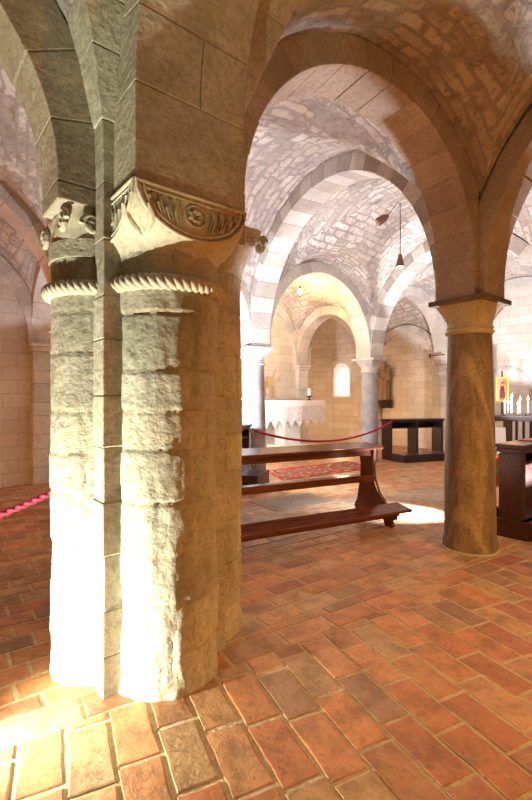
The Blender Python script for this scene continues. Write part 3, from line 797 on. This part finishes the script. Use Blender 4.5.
# ------------------------------------------------------------------ columns
def column(p, label, rb, rt, shaft, rz, capm='carved', leaf=True, absize=.25, group=None, ab='lead', top=ZS):
    t = thing('stone_column', label, 'column', (p.x, p.y, 0), rz, group)
    b = MB(); b.lathe([(rb+.028, -.01), (rb+.024, .010), (rb+.008, .022)], n=40); b.build('base', M['mortar'], t, smooth=True)
    sh = MB(); zc = top-.30
    prof = []
    for k in range(40):
        q = k/39; z = .02+(zc-.02)*q; r = rb+(rt-rb)*(q**.9)+.006*math.sin(PI*q)
        if q < .03: r += .012
        prof.append((r, z))
    n = 56; b0 = 0
    for r, z in prof:
        for i in range(n):
            a = 2*PI*i/n; rr = r+.004*noise.noise(Vector((math.cos(a)*2, math.sin(a)*2, z*2.5)))
            sh.v.append((rr*math.cos(a), rr*math.sin(a), z))
    for j in range(len(prof)-1):
        for i in range(n): i2 = (i+1) % n; sh.face((j*n+i, j*n+i2, (j+1)*n+i2, (j+1)*n+i), 0)
    sh.face(range((len(prof)-1)*n, len(prof)*n), 0)
    sh.build('shaft', M[shaft], t, smooth=True)
    # bell capital growing to a square
    cp = MB(); n = 64; rows = [(rt+.004, zc), (rt+.022, zc+.012), (rt+.024, zc+.028), (rt+.008, zc+.04), (rt+.003, zc+.05), (rt+.014, zc+.058), (rt+.012, zc+.07), (rt+.004, zc+.078)]
    a = absize*.86
    pts = [(r, z, 0) for r, z in rows]
    for k in range(1, 13):
        q = k/12; pts.append((rt+.004, zc+.078+(top-.045-zc-.078)*q, q**1.7))
    for r, z, e in pts:
        for i in range(n):
            th = 2*PI*i/n; sq = min(a/max(abs(math.cos(th)), abs(math.sin(th))), a*1.34)
            rr = r*(1-e)+sq*e; cp.v.append((rr*math.cos(th), rr*math.sin(th), z))
    for j in range(len(pts)-1):
        for i in range(n): i2 = (i+1) % n; cp.face((j*n+i, j*n+i2, (j+1)*n+i2, (j+1)*n+i), 0)
    cp.face(range((len(pts)-1)*n, len(pts)*n), 0)
    c_ = cp.build('capital', M[capm], t, smooth=True, angle=50)
    if leaf:
        lf = MB()
        for k in range(4):
            th = PI/4+k*PI/2
            path = []
            for i in range(9):
                q = i/8; rr = rt-.004+(a*1.3-rt)*q**1.7; path.append((rr*math.cos(th), rr*math.sin(th), zc+.09+(top-.06-zc-.09)*q))
            lf.tube(path, lambda q: .010+.008*math.sin(PI*q), 8)
        lf.build('corner_leaf', M[capm], c_, smooth=True)
    ab_ = MB(); s_ = absize
    ab_.box((0, 0, top-.0225), (2*s_, 2*s_, .045)); ab_.build('abacus', M[ab], t, bevel=.006)
    return t
A1 = math.atan2(D2.y, D2.x)
column(R, 'dark veined marble column with square slab capital on brick floor', .214, .178, 'marble', A1)
aC1 = math.atan2(*(lambda v: (v.y, v.x))(C1-R))
column(C1, 'pale grey column with carved white capital behind the kneeler bench', .20, .17, 'grey_marble', aC1, 'arch_far', ab='arch_far')
column(C2, 'slender blue-grey column with white capital right of altar', .175, .165, 'grey_marble', math.radians(44), 'arch_far', ab='arch_far', absize=.27)
hid1 = column(R2, None, .2, .17, 'grey_marble', A1, 'arch_far', ab='arch_far')
hid2 = column(W1, None, .2, .17, 'grey_marble', A1, 'arch_far', ab='arch_far')

for hc in (hid1, hid2):
    TRIM[0] += 1; hc.name = 'trim_%d' % TRIM[0]; del hc['category']; hc['kind'] = 'structure'
# ------------------------------------------------------------------ kneeler bench
bd = V2(.883, .469).normalized(); be = V2(.469, -.883).normalized()           # along, and towards the kneeling side
bo = V2(.995, 5.14)*.5+V2(1.36, 4.576)*.5                                      # middle of the right end
t = thing('kneeler_bench', 'long polished walnut kneeler bench on brick floor beside the clustered pier', 'bench', (bo.x, bo.y, 0), math.atan2(bd.y, bd.x))
# local: x along bench (0 = right end, negative to the left), y away from the kneeler, kneeler at -y
LEN = 2.35
def side(x):
    o = [(.31, 0), (.31, .05), (.25, .07), (.27, .12), (.22, .20), (.20, .30), (.17, .42), (.16, .60), (.20, .775), (-.06, .795), (-.04, .60), (-.06, .45), (-.12, .33), (-.22, .235), (-.33, .19), (-.37, .16), (-.37, .09), (-.31, .07), (-.33, .03), (-.33, 0), (-.22, 0), (-.20, .055), (.16, .055), (.19, 0)]
    m = MB(); m.extrude([(x, y, z) for y, z in o], (-.04, 0, 0)); return m
side(-.02).build('side_panel', M['wood'], t, bevel=.006); side(-LEN+.06).build('side_panel', M['wood'], t, bevel=.006)
def tilt(deg): return Matrix.Rotation(math.radians(deg), 4, 'X')
m = MB(); m.box((-LEN/2+.02, .06, .80), (LEN+.06, .30, .028), M=tilt(6)); m.build('book_rest', M['wood'], t, bevel=.008)
m = MB(); m.box((-LEN/2, -.02, .745), (LEN-.10, .022, .08)); m.build('front_rail', M['wood'], t, bevel=.005)
m = MB(); m.box((-LEN/2, .06, .46), (LEN-.10, .27, .024)); m.box((-LEN/2, -.075, .475), (LEN-.1, .022, .07)); m.build('book_shelf', M['wood'], t, bevel=.005)
m = MB(); m.box((-LEN/2+.03, -.36, .205), (LEN+.10, .22, .03), M=tilt(8)); m.box((-LEN/2, -.40, .165), (LEN-.06, .022, .06)); m.build('kneeling_board', M['wood'], t, bevel=.007)

# ------------------------------------------------------------------ prie-dieux
def desk_frame(name, label, loc, rz, wdt, hgt, mat, mids=0, kneel=.42, deep=.30, cat='prie-dieu', panel=.05, kh=.16, shelf=True, backp=False):
    """local x = width, -y = kneeling side"""
    t = thing(name, label, cat, (loc[0], loc[1], 0), rz)
    W = wdt
    m = MB(); m.box((W/2, deep/2, hgt-.0175), (W+.06, deep+.06, .035), M=None); m.build('desk_top', mat, t, bevel=.006)
    m = MB(); m.box((W/2, deep/2, hgt-.055), (W+.02, deep+.02, .035)); m.build('moulding', mat, t, bevel=.008)
    xs = [panel/2, W-panel/2]+[W*(k+1)/(mids+1) for k in range(mids)]
    for x in xs:
        m = MB(); m.box((x, deep/2, (hgt-.07)/2), (panel, deep, hgt-.07)); m.build('side_panel', mat, t, bevel=.005)
    if shelf:
        m = MB(); m.box((W/2, deep/2, hgt-.19), (W-panel*2+.01, deep-.02, .02)); m.box((W/2, deep-.01, hgt-.13), (W-2*panel, .015, .12)); m.build('shelf', mat, t)
    if backp:
        m = MB(); m.box((W/2, deep-.012, hgt/2), (W-2*panel+.01, .02, hgt-.16)); m.build('back_panel', mat, t)
    if kneel:
        m = MB(); m.box((W/2, -kneel/2+.0, kh-.015), (W, kneel, .03)); m.box((W/2, -kneel+.02, (kh-.03)/2), (W-.06, .03, kh-.03))
        for x in (.02, W-.02): m.box((x, -kneel/2, (kh-.03)/2), (.035, kneel-.02, kh-.03))
        m.build('kneeling_step', mat, t, bevel=.004)
    return t
desk_frame('prie_dieu', 'dark double kneeling desk with three uprights right of far column', (2.68, 9.62), math.atan2(.35, .94), 1.42, .88, M['wood_dark'], 1, .46, .32)
# left one: seen end-on, kneeling step pointing right
desk_frame('prie_dieu', 'small black kneeling desk peeking out left behind the bench', (-.42, 6.25), math.radians(74), .62, .93, M['wood_dark'], 0, .32, .24, kh=.25)
# right one
e1 = V2(.67, -.74).normalized()
t = desk_frame('prie_dieu', 'tall dark brown kneeling desk at right edge beside marble column', (2.37, 4.15), math.atan2(.67, .74), .75, .88, M['wood_brown'], 0, .55, .20, panel=.12, kh=.17)
m = MB(); m.box((.375, .10-.02, .085), (.79, .27, .17)); m.build('plinth', M['wood_brown'], t, bevel=.006)
m = MB(); m.box((.375, .10, .82), (.79, .24, .05)); m.build('moulding', M['wood_brown'], t, bevel=.012)

# candle table against the right wall
ct = thing('candle_table', 'dark wooden slatted table under lit candles, behind marble column', 'table', (4.42, 8.75, 0), math.atan2(-.35, .94))
m = MB(); m.box((.6, .2, .985), (1.35, .5, .03)); m.build('table_top', M['wood_dark'], ct, bevel=.005)
m = MB(); m.box((.6, .2, .93), (1.2, .42, .08)); m.build('apron', M['wood_dark'], ct, bevel=.004)
for x, y in ((.02, .02), (1.18, .02), (.02, .38), (1.18, .38)):
    m = MB(); m.box((x, y, .485), (.06, .06, .97)); m.build('leg', M['wood_dark'], ct, bevel=.005)
m = MB(); m.box((.28, .02, .6), (.16, .03, .62)); m.build('front_board', M['wood_dark'], ct)
for k in range(6):
    m = MB(); m.box((.43+k*.12, .02, .6), (.045, .03, .62)); m.build('slat', M['wood_dark'], ct, bevel=.003)
m = MB(); m.box((.6, .2, .28), (1.2, .4, .03)); m.build('low_shelf', M['wood_dark'], ct)
# candelabrum with candles: each candle a thing of its own
cb = thing('candle_rack', 'low black iron candle rack on the dark slatted table', 'candle rack', (4.82, 8.68, 1.0), math.atan2(-.35, .94))
m = MB()
for x in (-.18, .20): m.tube([(x, -.08, 0), (x, 0, .035), (x, .08, 0)], .006, 6)
for y in (-.08, 0, .08): m.tube([(-.22, y, .04), (.42, y, .03)], .006, 6)
for k in range(9): m.tube([(-.2+k*.075, -.09, .04), (-.2+k*.075, .09, .04)], .004, 6)
m.build('rack', M['iron'], cb)
cands = [(-.17, -.08, .20), (-.10, .02, .17), (-.06, -.06, .26), (-.03, .06, .30), (.05, -.08, .15), (.10, .0, .24), (.24, .02, .25)]
lab = ['leftmost lit taper on the iron rack', 'short lit taper second from left on iron rack', 'lit taper in the cluster left of centre, front', 'tallest lit taper at the back of the cluster',
       'shortest lit taper before the cluster on iron rack', 'lit taper standing alone right of the cluster', 'rightmost lit taper on the iron rack']
cr, sr = math.cos(math.atan2(-.35, .94)), math.sin(math.atan2(-.35, .94))
for (x, y, h), lb in zip(cands, lab):
    X = 4.82+x*cr-y*sr; Y = 8.68+x*sr+y*cr
    c = thing('taper_candle', lb, 'candle', (X, Y, 1.045), 0, 'lit tapers on the iron rack')
    m = MB(); m.lathe([(.010, 0), (.009, h)], n=10); m.build('wax_stick', M['wax_lit'], c, smooth=True)
    m = MB(); m.lathe([(.001, h), (.014, h+.018), (.016, h+.035), (.008, h+.065), (.001, h+.09)], n=10); m.build('flame', M['flame'], c, smooth=True)
light('candle_light', 'POINT', (4.6, 8.4, 1.5), 14, (1, .5, .18), .1)
# icon
ic = thing('icon_painting', 'small gilded icon panel of a robed figure above the candles', 'icon', (4.90, 9.28, 1.0), math.radians(-24))
m = MB(); m.box((0, 0, .45), (.03, .03, .9)); m.build('stand_post', M['iron'], ic)
m = MB(); m.box((0, -.03, .52), (.24, .03, .52)); m.build('panel', M['gold'], ic, bevel=.004)
m = MB(); m.box((0, -.048, .52), (.17, .008, .45)); m.build('painted_field', M['orange'], ic)
m = MB(); m.lathe([(.055, 0), (.05, .12), (.035, .25), (.001, .27)], (0, -.05, .33), 16, sy=.25); m.build('painted_robe', plain('dark_red_paint', (.12, .02, .02), .6), ic, smooth=True)
m = MB(); m.lathe([(.001, 0), (.03, .01), (.035, .04), (.02, .07), (.001, .075)], (0, -.055, .6), 14, sy=.25); m.build('painted_head', plain('umber_paint', (.20, .09, .05), .6), ic, smooth=True)
# leaflets and box
bd_ = thing('display_board', 'orange board on short legs between marble column and brown kneeling desk', 'board', (2.90, 5.45, 0), .15)
m = MB(); m.box((0, 0, .44), (.36, .03, .38)); m.build('board', M['orange'], bd_, bevel=.004)
m = MB(); m.tube([(-.10, -.016, .44), (-.10, -.022, .44)], .06, 24); m.build('round_emblem', M['grey_marble'], bd_)
for x in (-.15, .15):
    m = MB(); m.box((x, .02, .31), (.03, .03, .62)); m.build('leg', M['wood_dark'], bd_)
bk = MB(); bk.box((0, 0, .15), (.22, .02, .3), M=tilt(-12)); o = bk.build('leaflet', M['white_cloth']); o.location = (4.50, 8.62, .62-.15); o.rotation_euler = (0, 0, -.3)
tag(o, 'pale leaflet propped at the left end of slatted table', 'leaflet')
bk = MB(); bk.box((0, 0, .006), (.30, .21, .012)); o = bk.build('red_booklet', M['orange']); o.location = (2.78, 4.62, .88); o.rotation_euler = (0, 0, .7)
tag(o, 'orange booklet lying on the brown kneeling desk top', 'booklet')

# floor spotlight behind the marble column
fl = thing('floor_spotlight', 'small black floor spotlight behind foot of marble column', 'spotlight', (2.455, 4.77, 0), .6)
m = MB(); m.lathe([(.07, 0), (.07, .012)], n=20); m.build('foot', M['iron'], fl)
m = MB(); m.tube([(-.06, 0, .10), (-.06, 0, .018), (.06, 0, .018), (.06, 0, .10)], .006, 6); m.build('bracket', M['iron'], fl)
m = MB(); m.lathe([(.03, 0), (.045, .03), (.05, .11)], (0, 0, .05), 20); m.build('housing', M['iron'], fl, smooth=True)

# ------------------------------------------------------------------ carpet
def rug_mat():
    m, N, L, B = nt('oriental_carpet')
    uv = N.new('ShaderNodeTexCoord').outputs['UV']
    vo = tex(N, L, 'Voronoi', 16, uv, distance='MANHATTAN', Randomness=.35)
    sep = N.new('ShaderNodeSeparateColor'); L.new(vo.outputs['Color'], sep.inputs[0])
    c = ramp(N, L, sep.outputs[0], [(0, (.34, .03, .03)), (.35, (.38, .05, .04)), (.5, (.06, .07, .09)), (.65, (.5, .36, .18)), (.8, (.30, .04, .03)), (1, (.12, .14, .07))])
    c2 = ramp(N, L, vo.outputs['Distance'], [(.12, 1.), (.2, 0.)])
    c = mixc(N, L, c2, c, (.52, .38, .22))
    at = N.new('ShaderNodeAttribute'); at.attribute_name = 'tone'
    c = mixc(N, L, 1.0, c, at.outputs['Color'], 'MULTIPLY')
    L.new(c, B.inputs['Base Color']); B.inputs['Roughness'].default_value = .95
    n = tex(N, L, 'Noise', 300, uv); bumps(N, L, B, [(n.outputs[0], .5, .004)])
    return m
M['rug'] = rug_mat()
ra, rb_, rc_, rd = V2(-.02, 8.22), V2(.27, 7.22), V2(2.07, 8.5), V2(1.78, 9.5)
rg = MB(); NU, NV = 40, 22
rd = ra+(rc_-rb_)
def rp(i, j):
    s_, t_ = i/NU, j/NV; p = rb_.lerp(rc_, s_).lerp(ra.lerp(rd, s_), t_); return (p.x, p.y, .011+.003*noise.noise(Vector((p.x*3, p.y*3, 0))))
for j in range(NV+1):
    for i in range(NU+1): rg.v.append(rp(i, j))
for j in range(NV):
    for i in range(NU):
        k = j*(NU+1)+i; b_ = min(i, NU-1-i, j, NV-1-j)
        tn = (1.5, .5, .5) if b_ == 0 else ((.45, .45, .7) if b_ == 2 else ((1.3, 1.2, .9) if b_ == 1 else (1, 1, 1)))
        uvq = [(q % (NU+1)/NU*2.2, q//(NU+1)/NV*1.1) for q in (k, k+1, k+NU+2, k+NU+1)]
        rg.face((k, k+1, k+NU+2, k+NU+1), 0, tn, uvq)
o = rg.build('carpet', M['rug']); sm = o.modifiers.new('thick', 'SOLIDIFY'); sm.thickness = .008; sm.offset = -1
tag(o, 'red patterned oriental carpet on brick floor behind bench', 'rug')
# stone trap slab in the floor
sl = MB(); sl.box((0, 0, .004), (.95, .62, .010)); sl.box((0, 0, .007), (.80, .48, .010), 0, (.85, .85, .85)); sl.tube([(-.03, 0, .014), (0, 0, .028), (.03, 0, .014)], .005, 6)
o = sl.build('floor_slab', stone_mat('worn_grey_slab', (.26, .21, .17), (.40, .33, .26), .5, .1), bevel=.003); o.location = (.35, 5.72, 0); o.rotation_euler = (0, 0, math.radians(33))
tag(o, 'worn grey stone hatch slab set in the brick floor behind bench', 'floor hatch')

# ------------------------------------------------------------------ altar on its step
aw = V2(.82, .572).normalized(); an = V2(.572, -.82).normalized(); ac = V2(.38, 10.0); arz = math.atan2(aw.y, aw.x)
st = MB(); st.box((0, .25, .10), (2.9, 1.5, .20)); st.box((0, .78, .26), (2.9, .44, .12), 0, (.95, .95, .95))
o = st.build('altar_step', M['wall']); st_o = o; o.location = (ac.x-.1, ac.y+.15, 0); o.rotation_euler = (0, 0, arz); tag(o, 'low stone step carrying the altar in front of apse', 'step')
al = thing('altar', 'stone block altar under white lace cloth in front of apse', 'altar', (ac.x, ac.y, .20), arz)
m = MB(); m.box((.05, -.1, .06), (.72, .60, .12)); m.build('plinth', M['altar_stone'], al, bevel=.01)
m = MB(); m.box((.05, -.1, .48), (.46, .36, .90)); m.box((.05, -.1, .90), (.54, .44, .06)); m.build('pedestal', M['altar_stone'], al, bevel=.008)
m = MB(); m.box((0, -.1, 1.03), (1.72, .62, .12)); m.build('slab', M['altar_stone'], al, bevel=.008)
def lace_mat():
    m, N, L, B = nt('white_lace')
    uv = N.new('ShaderNodeTexCoord').outputs['UV']
    vo = tex(N, L, 'Voronoi', 26, uv, Randomness=.5); v2_ = tex(N, L, 'Voronoi', 60, uv, Randomness=.2)
    sep = N.new('ShaderNodeSeparateXYZ'); L.new(uv, sep.inputs[0])
    hole = math_(N, L, 'MULTIPLY', math_(N, L, 'GREATER_THAN', v2_.outputs['Distance'], .42), math_(N, L, 'GREATER_THAN', vo.outputs['Distance'], .34))
    low = math_(N, L, 'LESS_THAN', sep.outputs[1], .27)
    L.new(math_(N, L, 'SUBTRACT', 1.0, math_(N, L, 'MULTIPLY', math_(N, L, 'MULTIPLY', hole, low), .75)), B.inputs['Alpha'])
    B.inputs['Base Color'].default_value = (.88, .88, .90, 1); B.inputs['Roughness'].default_value = .85
    return m
M['lace'] = lace_mat()
lc = MB(); hx, hy = .88, .33; cy = -.1; zt_ = 1.096
lc.poly([(-hx, cy-hy, zt_), (hx, cy-hy, zt_), (hx, cy+hy, zt_), (-hx, cy+hy, zt_)], 0, (1, 1, 1), [(0, .5)]*4)
per = [(-hx, cy-hy), (hx, cy-hy), (hx, cy+hy), (-hx, cy+hy), (-hx, cy-hy)]
L0 = 0
for a, b in zip(per[:-1], per[1:]):
    L_ = math.hypot(b[0]-a[0], b[1]-a[1]); n = int(L_/.0125); nrm = ((b[1]-a[1])/L_, -(b[0]-a[0])/L_)
    cols = []
    for i in range(n+1):
        s_ = i/n; x = a[0]+(b[0]-a[0])*s_; y = a[1]+(b[1]-a[1])*s_; ph = (L0+s_*L_)/.22 % 1
        drop = .40+.17*(1-abs(2*ph-1))+.02*abs(math.sin(ph*6*PI)); wv = .012*math.sin((L0+s_*L_)*14)
        col = []
        for k in range(9):
            q = k/8; o_ = .004+wv*q+.012*q*(1 if k else 0); lc.v.append((x+nrm[0]*o_, y+nrm[1]*o_, zt_-drop*q)); col.append((len(lc.v)-1, (L0+s_*L_, .40-drop*q)))
        cols.append(col)
    for i in range(n):
        for k in range(8):
            q = [cols[i][k], cols[i+1][k], cols[i+1][k+1], cols[i][k+1]]; lc.face([z_[0] for z_ in q], 0, (1, 1, 1), [z_[1] for z_ in q])
    L0 += L_
lo = lc.build('altar_cloth', M['lace'], smooth=True); lo.location = (ac.x, ac.y, .20); lo.rotation_euler = (0, 0, arz)
tag(lo, 'white altar cloth with pointed lace border hanging over altar', 'altar cloth')
# candle on its holder
def altar_pt(x, y): return ac+aw*x+V2(-aw.y, aw.x)*y
q = altar_pt(.70, -.08)
ch = thing('candle_holder', 'small black iron candle holder at right end of altar', 'candle holder', (q.x, q.y, 1.297), 0)
m = MB(); m.lathe([(.06, 0), (.055, .01), (.014, .025), (.014, .055), (.028, .06), (.014, .07), (.07, .085), (.075, .10), (.06, .10)], n=24); m.build('holder', M['iron'], ch, smooth=True)
m = MB(); m.lathe([(.042, 0), (.042, .16), (.036, .165), (.006, .158)], n=24)
m.tube([(0, 0, .155), (.003, 0, .18)], .003, 6)
o = m.build('pillar_candle', M['wax'], smooth=True); o.location = (q.x, q.y, 1.397); tag(o, 'thick unlit white pillar candle on black holder on altar', 'candle')
# yellow flowers / gilt ornament behind the altar at left
orn = MB()
for k in range(16):
    a = 2*PI*k/16; orn.tube([(0, 0, .2), (.12*math.cos(a)*.6, .05*math.sin(a), .32+.06*math.sin(k*2.3)), (.14*math.cos(a), .07*math.sin(a), .42+.08*math.sin(k*1.7))], lambda q: .006+.012*q, 6)
orn.lathe([(.05, 0), (.03, .04), (.06, .14), (.04, .22)], n=16)
q2 = altar_pt(-.45, .10); o = orn.build('flower_vase', M['gold'], smooth=True); o.location = (q2.x, q2.y, 1.297); tag(o, 'golden flower spray in a vase on the altar beside pale grey column', 'vase')

# ------------------------------------------------------------------ barrier ropes
def catenary(a, b, sag, n=60):
    a, b = Vector(a), Vector(b); return [tuple(a.lerp(b, i/n)-Vector((0, 0, sag*4*(i/n)*(1-i/n)))) for i in range(n+1)]
m = MB(); m.tube(catenary((-.16, 6.62, .84), (2.70, 9.56, .84), .27), .019, 12)
o = m.build('barrier_rope', M['rope_red'], smooth=True); tag(o, 'crimson velvet rope sagging in front of altar between two kneeling desks', 'rope')
tp = thing('barrier_rope', 'twisted magenta rope hanging from left side of clustered pier', 'rope', (0, 0, 0))
path = catenary((-1.06, 2.50, .845), (-2.35, 1.95, .42), .05, 260)
m = MB(); m.tube(path, .016, 24, twist=(150, .22, 2)); m.build('twisted_cord', M['rope_pink'], tp, smooth=True)
m = MB(); m.tube([(-1.07, 2.50, .845), (-1.03, 2.49, .87), (-.98, 2.47, .86)], .006, 8); m.build('hook', M['iron'], tp)

# ------------------------------------------------------------------ statue on bracket
sp = V2(3.37, 12.85)
stt = thing('robed_statue', 'carved brown robed statue holding a child, on wall bracket behind far column', 'statue', (sp.x, sp.y, 1.30), math.radians(-15))
m = MB(); rows = [(.17, 0), (.175, .05), (.155, .2), (.14, .4), (.15, .6), (.155, .72), (.13, .82), (.06, .87), (.05, .90)]
n = 48; 
for r, z in rows:
    for i in range(n):
        a = 2*PI*i/n; rr = r*(1+.09*math.sin(9*a)*(1 if z < .6 else .3)); m.v.append((rr*math.cos(a)*1.0+.03*math.sin(z*3), rr*math.sin(a)*.75, z))
for j in range(len(rows)-1):
    for i in range(n): i2 = (i+1) % n; m.face((j*n+i, j*n+i2, (j+1)*n+i2, (j+1)*n+i), 0)
m.face(range((len(rows)-1)*n, len(rows)*n))
for sg in (-1, 1): m.tube([(sg*.13+.02, -.02, .76), (sg*.17+.02, -.10, .60), (sg*.04+.02, -.16, .58)], lambda q: .05-.018*q, 10)
m.lathe([(.01, .86), (.055, .90), (.075, .97), (.072, 1.04), (.04, 1.10), (.005, 1.12)], (.01, -.01, 0), 20)
sb = m.build('robed_figure', M['statue'], stt, smooth=True)
m = MB(); m.lathe([(.12, .72), (.105, .85), (.092, .97), (.085, 1.06), (.05, 1.12), (.004, 1.14)], (.01, .025, 0), 24, sy=.9); m.build('veil', M['statue'], stt, smooth=True)
m = MB(); m.lathe([(.01, .56), (.07, .60), (.075, .72), (.05, .80), (.03, .82), (.05, .85), (.055, .90), (.03, .95), (.003, .96)], (.13, -.12, 0), 18); m.build('child', M['statue'], stt, smooth=True)
m = MB(); m.lathe([(.05, -.24), (.12, -.15), (.19, -.05), (.21, -.03), (.21, 0)], n=24); m.box((.12, .22, -.12), (.25, .5, .22)); m.build('bracket', M['wood_dark'], stt, bevel=.004)

# ------------------------------------------------------------------ hanging lamps
hl = thing('pendant_lamp', 'lit conical pendant lamp hanging on a long cord in the middle bay', 'lamp', (1.95, 6.5, 3.23))
m = MB(); m.lathe([(.018, .19), (.026, .185), (.034, .14), (.068, .0), (.062, .0), (.03, .13), (.012, .16)], n=28); m.build('shade', M['copper'], hl, smooth=True)
m = MB(); m.lathe([(.004, .0), (.035, .005), (.042, .03), (.02, .06)], n=20); m.build('bulb', M['bulb'], hl, smooth=True)
m = MB(); m.tube([(0, 0, .185), (.004, 0, .5), (0, 0, .93)], .006, 6); m.build('cord', M['iron'], hl)
pl = light('pendant_light', 'POINT', (1.95, 6.5, 3.17), 10, GOLD, .04)
h2 = thing('ceiling_spotlight', 'brown tilted spotlight hanging from the pale vault left of pendant lamp', 'lamp', (1.70, 6.5, 3.93))
m = MB(); m.lathe([(.002, -.10), (.05, -.10), (.062, -.08), (.055, .02), (.03, .08), (.012, .10)], n=24)
ho = m.build('housing', M['copper'], h2, smooth=True); ho.rotation_euler = (0, math.radians(58), 0)
m = MB(); m.tube([(.07, 0, .05), (.16, 0, .17), (.22, 0, .25)], .005, 6); m.build('wire', M['iron'], h2)
h3 = thing('bare_bulb_lamp', 'glowing bare warm bulb hanging under vault before the apse', 'lamp', (.685, 9.0, 3.48))
m = MB(); m.lathe([(.004, -.05), (.03, -.04), (.042, 0), (.025, .04), (.015, .06)], n=18); m.build('bulb', M['bulb'], h3, smooth=True)
m = MB(); m.tube([(0, 0, .06), (0, 0, .55)], .006, 6); m.lathe([(.02, .055), (.02, .11)], n=12); m.build('socket', M['iron'], h3)
# tie bar stub on the right wall pilaster
q = C3+SN*.2
m = MB(); m.box((0, 0, 0), (.42, .025, .03)); m.box((-.2, 0, 0), (.04, .04, .12)); o = m.build('iron_tie_bar', M['copper'], bevel=.004); o.location = (q.x-.05, q.y, 2.45); o.rotation_euler = (0, 0, math.atan2(SD.y, SD.x)); tag(o, 'rusty iron tie bar above right wall pilaster', 'tie bar')
